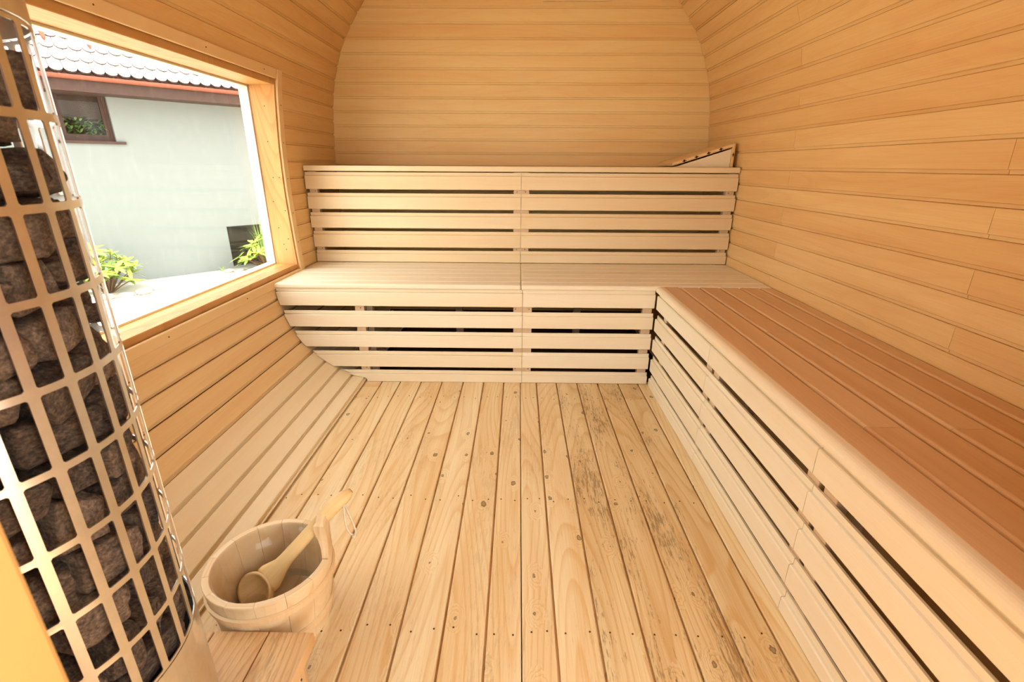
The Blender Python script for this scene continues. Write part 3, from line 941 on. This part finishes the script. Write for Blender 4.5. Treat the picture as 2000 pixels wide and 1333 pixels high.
# sauna stones, each one a thing
def stone_mesh(seed):
    rng = random.Random(seed)
    bm = bmesh.new()
    for i in (-1, 1):
        for j in (-1, 1):
            for k in (-1, 1):
                bm.verts.new(V((i * rng.uniform(.62, 1.0), j * rng.uniform(.62, 1.0), k * rng.uniform(.62, 1.0))))
    for _ in range(5):
        v = V((rng.gauss(0, 1), rng.gauss(0, 1), rng.gauss(0, 1))).normalized()
        bm.verts.new(v * rng.uniform(.95, 1.15))
    r = bmesh.ops.convex_hull(bm, input=bm.verts)
    for v in [v for v in bm.verts if not v.link_faces]: bm.verts.remove(v)
    bmesh.ops.bevel(bm, geom=bm.edges[:], offset=.09, segments=2, affect='EDGES', profile=.6)
    bmesh.ops.triangulate(bm, faces=bm.faces)
    bmesh.ops.subdivide_edges(bm, edges=[e for e in bm.edges if e.calc_length() > .25], cuts=2, use_grid_fill=True)
    bmesh.ops.triangulate(bm, faces=bm.faces)
    for v in bm.verts:
        v.co += v.co.normalized() * (noise.noise(v.co * 2.1 + V((seed * 3.1, 0, 0))) * .11 + noise.noise(v.co * 6.0 + V((seed, 5, 0))) * .04)
    # normalise to the unit box
    mx = [max(abs(v.co[i]) for v in bm.verts) for i in range(3)]
    for v in bm.verts: v.co = V([v.co[i] / mx[i] for i in range(3)])
    me = mesh_of('sauna_stone', bm, M_STONE, False)
    for p in me.polygons: p.use_smooth = True
    return me
STONES = [stone_mesh(s) for s in range(12)]
rng = random.Random(21)
ORD = ['first', 'second', 'third', 'fourth', 'fifth', 'sixth', 'seventh', 'eighth', 'ninth']
def stone_label(ang, z):
    row = ORD[max(0, min(8, int((1.186 - z) / .09)))]
    a = (ang + PI) % (2 * PI) - PI
    side = 'door' if -2.4 < a < -1.1 else 'camera' if -1.1 <= a < -.35 else 'bucket' if -.35 <= a < .45 else 'window' if .45 <= a < 1.9 else 'hidden rear'
    return 'dark rough stone behind the %s grid row from the top, on the %s side' % (row, side)
def stone(ang, rad, z, st, sz, srad, tilt, label, group):
    c = V((HC.x + rad * math.cos(ang), HC.y + rad * math.sin(ang), z))
    R_ = Matrix.Rotation(ang, 4, 'Z') @ Matrix.Rotation(tilt, 4, 'X')
    o = bpy.data.objects.new('sauna_stone', rng.choice(STONES))
    COL.objects.link(o)
    sx = rng.choice((-1, 1))
    o.matrix_world = Matrix.Translation(c) @ R_ @ Matrix.Diagonal((srad * sx, st, sz, 1))
    tag(o, label, 'stone', group)
    return o
SL, SG = 'dark rough stone packed inside the steel grid of the heater', 'stones packed inside the heater'
z = .362
layer = 0
while z < 1.035:
    h = rng.uniform(.052, .070)
    a = rng.uniform(0, .5)
    end = a + 2 * PI
    while a < end - .12:
        wd = min(rng.uniform(.30, .62), end - a)
        if end - a - wd < .2: wd = end - a
        mid = a + wd / 2
        st = HR * .93 * wd / 2 * .98
        hh = h * rng.uniform(.90, 1.10)
        sr = rng.uniform(.036, .046)
        zz = z + h / 2 + rng.uniform(-.006, .006)
        if zz - hh / 2 < .362: zz = .362 + hh / 2
        tilt = rng.uniform(-.28, .28) if layer else rng.uniform(-.05, .05)
        stone(mid, HR - .0075 - sr * rng.uniform(.96, 1.10), zz, st, hh / 2, sr, tilt, stone_label(mid, zz), SG)
        a += wd
    for q in range(5):
        stone(q * 2 * PI / 5 + layer * .6, .066, z + h / 2 + rng.uniform(-.004, .004) + .002, .046, h * .52, .034, rng.uniform(-.1, .1), 'dark stone deep inside the heater behind the outer stones', 'stones deep inside the heater')
    z += h * .97
    layer += 1
ztop = z
# heap on top
HP = ['dark stone at the foot of the heap in the heater top, %s side' % w for w in ('camera', 'bucket', 'window', 'far', 'door')]
for q, nm in enumerate(HP):
    stone(-1.0 + q * 2 * PI / 5, .098, ztop + .026, .052, .026, .044, rng.uniform(-.1, .1), nm, None)
stone(.85, .130, 1.137, .062, .040, .044, .18, 'topmost dark stone standing out against the window under the top steel band', None)
stone(3.3, .075, ztop + .078, .06, .030, .05, -.2, 'second topmost dark stone on the far left of the heap', None)

# ------------------------------------------------------------------ bucket
BC = V((-.576, .890))
BZ = .180
bk = tag(empty('water_bucket', (BC.x, BC.y, 0)), 'round pine stave bucket with wooden hoops standing on the floor by the heater', 'bucket')
def br(z): return .1175 + (.139 - .1175) * z / BZ
NST = 14
ear_a = math.radians(13)
for k in range(NST):
    a = ear_a + 2 * PI * k / NST
    ha = PI / NST - .0025
    bm = bmesh.new()
    th = .0155
    rings = []
    zs = [.0, .06, .12, BZ - .002, BZ]
    if k == 0: zs = [.0, .06, .12, .165, .185, .205, .225, .245, .262, .274, .280]
    for i, zz in enumerate(zs):
        ro = br(zz)
        ri = ro - th
        h2 = ha
        if k == 0 and zz > .165:
            t = (zz - .165) / .115
            thick = [(0, .0155), (.2, .0160), (.45, .0190), (.7, .0255), (.9, .0270), (.97, .0215), (1.01, .0120)]
            for (t0_, a0_), (t1_, a1_) in zip(thick, thick[1:]):
                if t0_ <= t <= t1_: tk = a0_ + (a1_ - a0_) * (t - t0_) / (t1_ - t0_)
            ro = br(.165) + .003 * t - (.006 if t > .99 else .002 if t > .9 else 0)
            ri = ro - tk
            h2 = ha * (1 - .30 * math.sin(min(t * 1.1, 1) * PI) - (.30 if t > .95 else 0))
        inset = .0012 if zz == BZ and k else 0
        ring = []
        for s in (-1, -.33, .33, 1):
            ring.append(V(((ro - inset) * math.cos(s * h2), (ro - inset) * math.sin(s * h2), zz)))
        for s in (1, .33, -.33, -1):
            ring.append(V(((ri + inset) * math.cos(s * h2), (ri + inset) * math.sin(s * h2), zz)))
        rings.append(ring)
    add_loft(bm, rings)
    o = obj('stave', bm, M_BUCKET, bk, Matrix.Rotation(a, 4, 'Z'))
    if k == 0: o['label'] = 'taller stave shaped into the bucket handle'
bm = bmesh.new()
add_lathe(bm, [(0, .014), (br(.014) - .016, .014), (br(.022) - .016, .024), (0, .024)], 32, closed_profile=False)
obj('bottom', bm, M_BUCKET, bk)
def hoop(z0, h, tilt):
    bm = bmesh.new()
    prof = []
    n = 48
    rows = []
    for i in range(n):
        a = 2 * PI * i / n
        dz = tilt * math.cos(a - 2.2)
        rows.append([bm.verts.new((r * math.cos(a), r * math.sin(a), zz + dz)) for r, zz in
                     ((br(z0) + .0005, z0), (br(z0) + .0055, z0 + .002), (br(z0 + h) + .0058, z0 + h - .003), (br(z0 + h) + .0005, z0 + h))])
    for i in range(n):
        A, B = rows[i], rows[(i + 1) % n]
        for j in range(4): bm.faces.new((A[j], B[j], B[(j + 1) % 4], A[(j + 1) % 4]))
    obj('hoop', bm, M_HOOP, bk, smooth=False)
hoop(.036, .020, .0)
hoop(.126, .020, .0)
bm = bmesh.new()
ri = lambda z: br(z) - .0162
add_lathe(bm, [(ri(.172), .172), (ri(.172) - .0035, .1735), (ri(.10) - .0015, .10), (ri(.03) - .003, .030), (ri(.03) - .008, .0265), (0, .0258)], 48, closed_profile=False)
obj('liner', bm, M_LINER, bk, smooth=True)
bm = bmesh.new()
add_lathe(bm, [(ri(.05) - .005, .048), (0, .048)], 40, closed_profile=False)
obj('water', bm, M_WATER, bk)

# ladle leaning in the bucket
LB, LE = V((-.632, .888, .075)), V((-.398, .953, .322))
la = (LE - LB).normalized()
ln = V((-.12, -.70, .40))
ln = (ln - la * ln.dot(la)).normalized()
ls = ln.cross(la).normalized()
ld = tag(empty('ladle', LB), 'carved wooden ladle leaning in the bucket with a cord at its handle', 'ladle')
LM = frame((0, 0, 0), la, ls, ln)       # local x along the handle, z = opening
# bowl: thick half ellipsoid with a hollow
bm = bmesh.new()
NB = 28
Rb = .048
def brim(a): return Rb * (1 + .05 * math.cos(a))
rows = []
for zf, rf in ((0, 1.0), (-.35, .93), (-.65, .76), (-.88, .48), (-1, .16)):
    rows.append([V((brim(2 * PI * i / NB) * rf * math.cos(2 * PI * i / NB), brim(2 * PI * i / NB) * rf * math.sin(2 * PI * i / NB), zf * .040)) for i in range(NB)])
inn = []
for zf, rf in ((0, .86), (-.4, .78), (-.7, .6), (-.9, .34), (-.95, .1)):
    inn.append([V((brim(2 * PI * i / NB) * rf * math.cos(2 * PI * i / NB), brim(2 * PI * i / NB) * rf * math.sin(2 * PI * i / NB), zf * .035)) for i in range(NB)])
add_loft(bm, rows[::-1] + inn)
obj('bowl', bm, M_LADLE, ld, LM, True)
# handle: broad shoulders at the bowl, slim bar, hooked end
bm = bmesh.new()
L_ = (LE - LB).length
prof = [(.041, .0345, .009, -.0095), (.052, .0340, .012, -.0120), (.070, .0275, .0135, -.0125), (.092, .0195, .0130, -.0105), (.118, .0160, .0145, -.006), (.20, .0142, .0145, .000),
        (.265, .0148, .0150, .003), (.295, .0160, .0165, .004), (.318, .0165, .0165, .001), (.335, .0140, .0135, -.004), (.348, .0070, .0060, -.010)]
rings = []
for x, hw, hh, cz in prof:
    ring = []
    for i in range(12):
        a = 2 * PI * i / 12
        c, s = math.cos(a), math.sin(a)
        e = .55
        ring.append(V((x, hw * math.copysign(abs(c) ** e, c), cz + hh * math.copysign(abs(s) ** e, s))))
    rings.append(ring)
add_loft(bm, rings)
obj('handle', bm, M_LADLE, ld, LM, True)
bm = bmesh.new()
h0 = LM @ V((.322, -.013, .0))
cp = []
for t in range(13):
    u = t / 12
    dropz = -.085 * math.sin(PI * u) ** .8
    cp.append(h0 + V((.010 * math.sin(2 * PI * u) + .016 * math.sin(PI * u), -.010 * math.sin(PI * u) * (1 if u < .5 else .6) - .004 * u, dropz)))
add_tube(bm, cp, .0025, 6)
obj('cord', bm, M_CORD, ld, smooth=True)
bm = bmesh.new()
bmesh.ops.create_icosphere(bm, subdivisions=2, radius=.0050)
obj('cord_knot', bm, M_CORD, ld, Matrix.Translation(cp[6] + V((0, 0, -.003))), smooth=True)

# ------------------------------------------------------------------ outside: ground, house, plants
LAM = 1.6
ZG = 1.05 - 1.35 * LAM
tag(box('ground', -40, 40, -40, 40, ZG - .2, ZG, M_GROUND), kind='structure')
HP0 = V((-4.697, 5.679, -.3))
HP0 = V((0, 0, 1.05)) + (HP0 - V((0, 0, 1.05))) * LAM
hs = tag(empty('house', HP0, math.atan2(HD.y, HD.x)), 'white rendered house with tiled roof seen through the window', 'house')
def hu(u): return u * LAM
def hz(z): return (z + .3) * LAM
OV = .45 * LAM
U0, U1 = -6.0, 9.0
# wall with the two window openings (local y = 0 is the face, +y goes into the house)
wu0, wu1, wz0, wz1 = hu(-.235), hu(.236), hz(1.278), hz(1.80)
bu0, bu1, bz0, bz1 = hu(1.19), hu(1.74), hz(-.275), hz(.261)
bm = bmesh.new()
zt = hz(1.80)
def hb(x0, x1, z0, z1): add_box(bm, x0, x1, 0, .3, z0, z1)
hb(U0, wu0, 0, zt); hb(wu1, bu0, 0, zt); hb(bu1, U1, 0, zt)
hb(wu0, wu1, 0, wz0); hb(bu0, bu1, 0, bz0); hb(bu0, bu1, bz1, zt)
hb(U0, U1, zt, zt + .3)
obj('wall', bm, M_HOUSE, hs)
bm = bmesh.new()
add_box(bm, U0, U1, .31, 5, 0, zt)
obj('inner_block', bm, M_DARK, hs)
box('soffit', U0, U1, -OV + .03, -.002, hz(1.735), hz(1.735) + .03, M_BROWN, hs)
box('fascia', U0, U1, -OV, -OV + .03, hz(1.722), hz(1.835), M_BROWN, hs)
# gutter, half round
bm = bmesh.new()
rg = .060
gy, gz = -OV - rg - .004, hz(1.862)
pts = [(rg * math.cos(a), rg * math.sin(a)) for a in [PI + PI * i / 12 for i in range(13)]] + [((rg - .006) * math.cos(a), (rg - .006) * math.sin(a)) for a in [2 * PI - PI * i / 12 for i in range(13)]]
add_prism(bm, pts, frame((U0, gy, gz), (0, 1, 0), (0, 0, 1), (1, 0, 0)), U1 - U0)
gt = obj('gutter', bm, M_COPPER, hs)
for k in range(6):
    box('bracket', hu(-.6 + .42 * k), hu(-.6 + .42 * k) + .025, gy - rg - .004, gy - rg - .0005, gz - .03, gz + .004, M_COPPER, gt)
# roof with single tiles
PITCH = math.radians(50)
roof = empty('roof', (0, -OV - .05, hz(1.875)), 0, hs)
roof.rotation_euler = (PITCH, 0, 0)
bm = bmesh.new()
add_box(bm, U0, U1, 0, 5.0, -.05, -.024)
obj('roof_deck', bm, M_BROWN, roof)
TW, TE = .172, .232
def tile_mesh():
    bm = bmesh.new()
    n = 8
    pts = [(-TW / 2 + .005, TE * 1.9), (-TW / 2 + .005, .08)]
    for i in range(1, n):
        a = PI + PI * i / n
        pts.append((math.cos(a) * (TW / 2 - .005), .08 + math.sin(a) * .08))
    pts += [(TW / 2 - .005, .08), (TW / 2 - .005, TE * 1.9)]
    add_prism(bm, pts, Matrix.Identity(4), .036)
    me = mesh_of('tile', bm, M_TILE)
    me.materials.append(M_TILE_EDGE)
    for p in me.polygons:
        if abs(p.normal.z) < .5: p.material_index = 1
    return me
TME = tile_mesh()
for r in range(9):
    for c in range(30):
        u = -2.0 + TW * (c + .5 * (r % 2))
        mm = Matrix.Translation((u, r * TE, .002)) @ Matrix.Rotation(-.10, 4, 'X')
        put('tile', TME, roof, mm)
bm = bmesh.new()
add_prism(bm, [(-.035, .16), (-.022, .02), (0, -.03), (.022, .02), (.035, .16)], Matrix.Identity(4), .05)
HKM = mesh_of('snow_hook', bm, M_TERRA)
for u, r in ((hu(-.36), 1.95), (hu(-.18), 2.6), (hu(.16), 2.35)):
    put('snow_hook', HKM, roof, Matrix.Translation((u, r * TE, .035)))
# upper window of the house
hw_ = empty('window', ((wu0 + wu1) / 2, .10, wz0), 0, hs)
w2, hh = (wu1 - wu0) / 2 - .055, wz1 - wz0
def fr4(parent, x0, x1, z0, z1, t, y0, y1, mat, nm='frame'):
    box(nm, x0, x1, y0, y1, z0, z0 + t, mat, parent)
    box(nm, x0, x1, y0, y1, z1 - t, z1, mat, parent)
    box(nm, x0, x0 + t, y0, y1, z0 + t, z1 - t, mat, parent)
    box(nm, x1 - t, x1, y0, y1, z0 + t, z1 - t, mat, parent)
w2 = (wu1 - wu0) / 2
fr4(hw_, -w2, w2, 0.005, hh, .055, -.01, .05, M_BROWN)
fr4(hw_, -w2 + .055, w2 - .055, .06, hh - .055, .05, .005, .06, M_BROWN, 'sash')
box('pane', -w2 + .1, w2 - .1, .03, .034, .1, hh - .1, M_PANE, hw_)
box('blind', -w2 + .07, w2 - .07, .09, .10, hz(1.503) - wz0, hh - .06, M_BROWN, hw_)
box('sill', -w2 - .05, w2 + .13, -.15, .02, -.045, 0, M_BROWN, hw_)
box('room_back', -w2, w2, .20, .205, .0, hh, M_DARK, hw_)
# cellar window
cw = empty('cellar_window', ((bu0 + bu1) / 2, .08, bz0), 0, hs)
w3, h3 = (bu1 - bu0) / 2, bz1 - bz0
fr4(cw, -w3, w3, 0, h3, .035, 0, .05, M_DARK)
box('pane', -w3 + .035, w3 - .035, .02, .025, .035, h3 - .035, M_PANE, cw)
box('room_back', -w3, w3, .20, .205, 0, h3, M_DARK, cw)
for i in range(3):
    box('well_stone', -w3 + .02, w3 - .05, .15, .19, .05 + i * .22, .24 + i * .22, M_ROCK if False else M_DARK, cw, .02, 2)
M_DIM = None

def house_pt(u, out, z): return HP0 + HD * hu(u) + HN * out + V((0, 0, z))

# leaves added behind the upper pane, standing in for reflected trees
fo = tag(empty('reflection_leaves', house_pt(0, -.165, wz0 + .09)), 'dark green leaves added behind the upper house pane for reflected trees', 'reflected plant')
def leaf_mesh(name, L, w, mat, bend=.25):
    bm = bmesh.new()
    vs = []
    n = 6
    for i in range(n + 1):
        t = i / n
        ww = w * math.sin(PI * min(t * .93 + .05, 1)) ** .8
        zz = -bend * L * t * t
        vs.append([bm.verts.new((t * L, -ww / 2, zz + .08 * ww)), bm.verts.new((t * L, 0, zz)), bm.verts.new((t * L, ww / 2, zz + .08 * ww))])
    for a, b in zip(vs, vs[1:]):
        for j in range(2): bm.faces.new((a[j], a[j + 1], b[j + 1], b[j]))
    me = mesh_of(name, bm, mat, True)
    return me
FLM = leaf_mesh('leaf', .10, .042, M_FOLI)
rl = random.Random(5)
for i in range(150):
    q = V((rl.uniform(-.30, .30), rl.uniform(-.012, .012), rl.uniform(-.02, .30)))
    mm = Matrix.Translation(HD * q.x - HN * q.y + V((0, 0, q.z))) @ Matrix.Rotation(rl.uniform(0, 6.28), 4, 'Z') @ Matrix.Rotation(rl.uniform(-.9, .6), 4, 'Y')
    put('leaf', FLM, fo, mm)

LFM = [leaf_mesh('leaf', .19, .062, M_LEAF, .18), leaf_mesh('leaf', .15, .052, M_LEAF, .35), leaf_mesh('leaf', .22, .058, M_LEAF, .1)]
def shrub(label, pos, whorls, seed):
    r_ = random.Random(seed)
    t = tag(empty('rhododendron', pos), label, 'shrub', None)
    for q in whorls:
        q = V(q)
        bm = bmesh.new()
        add_tube(bm, [V((q.x * .1, q.y * .1, 0)), V((q.x * .55, q.y * .55, q.z * .55)), q], [.012, .009, .006], 6)
        obj('stem', bm, M_STEM, t)
        k = r_.randint(7, 9)
        base = r_.uniform(0, 6.28)
        outd = V((q.x, q.y, .25)).normalized()
        for i in range(k):
            yaw = base + 2 * PI * i / k + r_.uniform(-.2, .2)
            pit = r_.uniform(-.75, .15)
            tiltm = V((0, 0, 1)).rotation_difference((V((0, 0, 1)) + outd * .7).normalized()).to_matrix().to_4x4()
            mm = Matrix.Translation(q) @ tiltm @ Matrix.Rotation(yaw, 4, 'Z') @ Matrix.Rotation(pit, 4, 'Y') @ Matrix.Scale(r_.uniform(.85, 1.25), 4)
            put('leaf', r_.choice(LFM), t, mm)
    return t
def whorl_set(n, rad, h, seed):
    r_ = random.Random(seed)
    out = []
    for i in range(n):
        a = 2.4 * i
        f = math.sqrt((i + .5) / n)
        out.append((rad * f * math.cos(a), rad * f * math.sin(a), h * (1 - .60 * f * f) * r_.uniform(.30, 1.05)))
    return out
shrub('rhododendron bush half hidden behind the heater, against the house wall', house_pt(-.25, .74, 0), whorl_set(36, .50, .92, 3), 11)
shrub('rhododendron bush with yellowish buds in front of the cellar window', house_pt(1.47, .66, .05), whorl_set(34, .50, .70, 4), 12)

def grass(label, pos, n, h, spread, seed):
    r_ = random.Random(seed)
    bm = bmesh.new()
    for i in range(n):
        a = r_.uniform(0, 6.28)
        rad = r_.uniform(0, .10)
        b = V((rad * math.cos(a), rad * math.sin(a), 0))
        hh = h * r_.uniform(.55, 1.0)
        ln_ = r_.uniform(.05, spread)
        d = V((math.cos(a), math.sin(a), 0))
        s = V((-d.y, d.x, 0)) * .006
        prev = None
        for k in range(6):
            t = k / 5
            p = b + d * ln_ * t * t + V((0, 0, hh * (t - .25 * t ** 3 * ln_ / spread)))
            ww = s * (1 - t * .9)
            cur = (bm.verts.new(p - ww), bm.verts.new(p + ww))
            if prev: bm.faces.new((prev[0], prev[1], cur[1], cur[0]))
            prev = cur
    o = obj('ornamental_grass', bm, M_GRASS)
    o.location = pos
    return tag(o, label, 'grass')
grass('tuft of tall thin grass rising behind the cellar window shrub', house_pt(1.53, .34, .02), 60, 1.25, .30, 3)
grass('few low green blades at the foot of the house wall', house_pt(1.02, .12, 0), 14, .13, .10, 4)

# stones edging the bed along the house
rk = random.Random(9)
def rock_mesh(seed):
    r_ = random.Random(seed)
    bm = bmesh.new()
    bmesh.ops.create_icosphere(bm, subdivisions=2, radius=1)
    for v in bm.verts:
        v.co *= 1 + noise.noise(v.co * 1.3 + V((seed * 2.0, 0, 0))) * .35
    return mesh_of('edging_stone', bm, M_ROCK)
RKM = [rock_mesh(i) for i in range(5)]
spots = [(-.34, 1.25, .15), (-.16, 1.28, .12), (.01, 1.24, .16), (.16, 1.08, .12), (1.06, .34, .12), (1.17, .58, .10), (1.22, 1.00, .13), (1.38, 1.22, .14), (1.52, 1.30, .11), (1.65, 1.18, .14), (1.80, 1.04, .13), (.93, .3, .08)]
names = ['flat edging stone under the left rhododendron, first from the heater', 'flat edging stone under the left rhododendron, second from the heater',
         'broad flat stone at the right foot of the left rhododendron', 'small stone right of the left rhododendron by the house wall',
         'stone at the left corner of the cellar window', 'small stone before the left corner of the cellar window',
         'pale stone left in the row before the cellar window shrub', 'broad pale stone in the row before the cellar window shrub',
         'small stone in the middle of the row before the cellar window shrub', 'large pale stone right in the row before the cellar window shrub',
         'pale stone at the right end of the row by the window jamb', 'little stone alone at the house wall left of the cellar window']
for (u, o_, s), nm in zip(spots, names):
    o = put('edging_stone', rk.choice(RKM), None, Matrix.Translation(house_pt(u, o_, s * .22)) @ Matrix.Rotation(rk.uniform(0, 6), 4, 'Z') @ Matrix.Diagonal((s, s * .75, s * .36, 1)))
    tag(o, nm, 'stone', 'stones edging the bed')
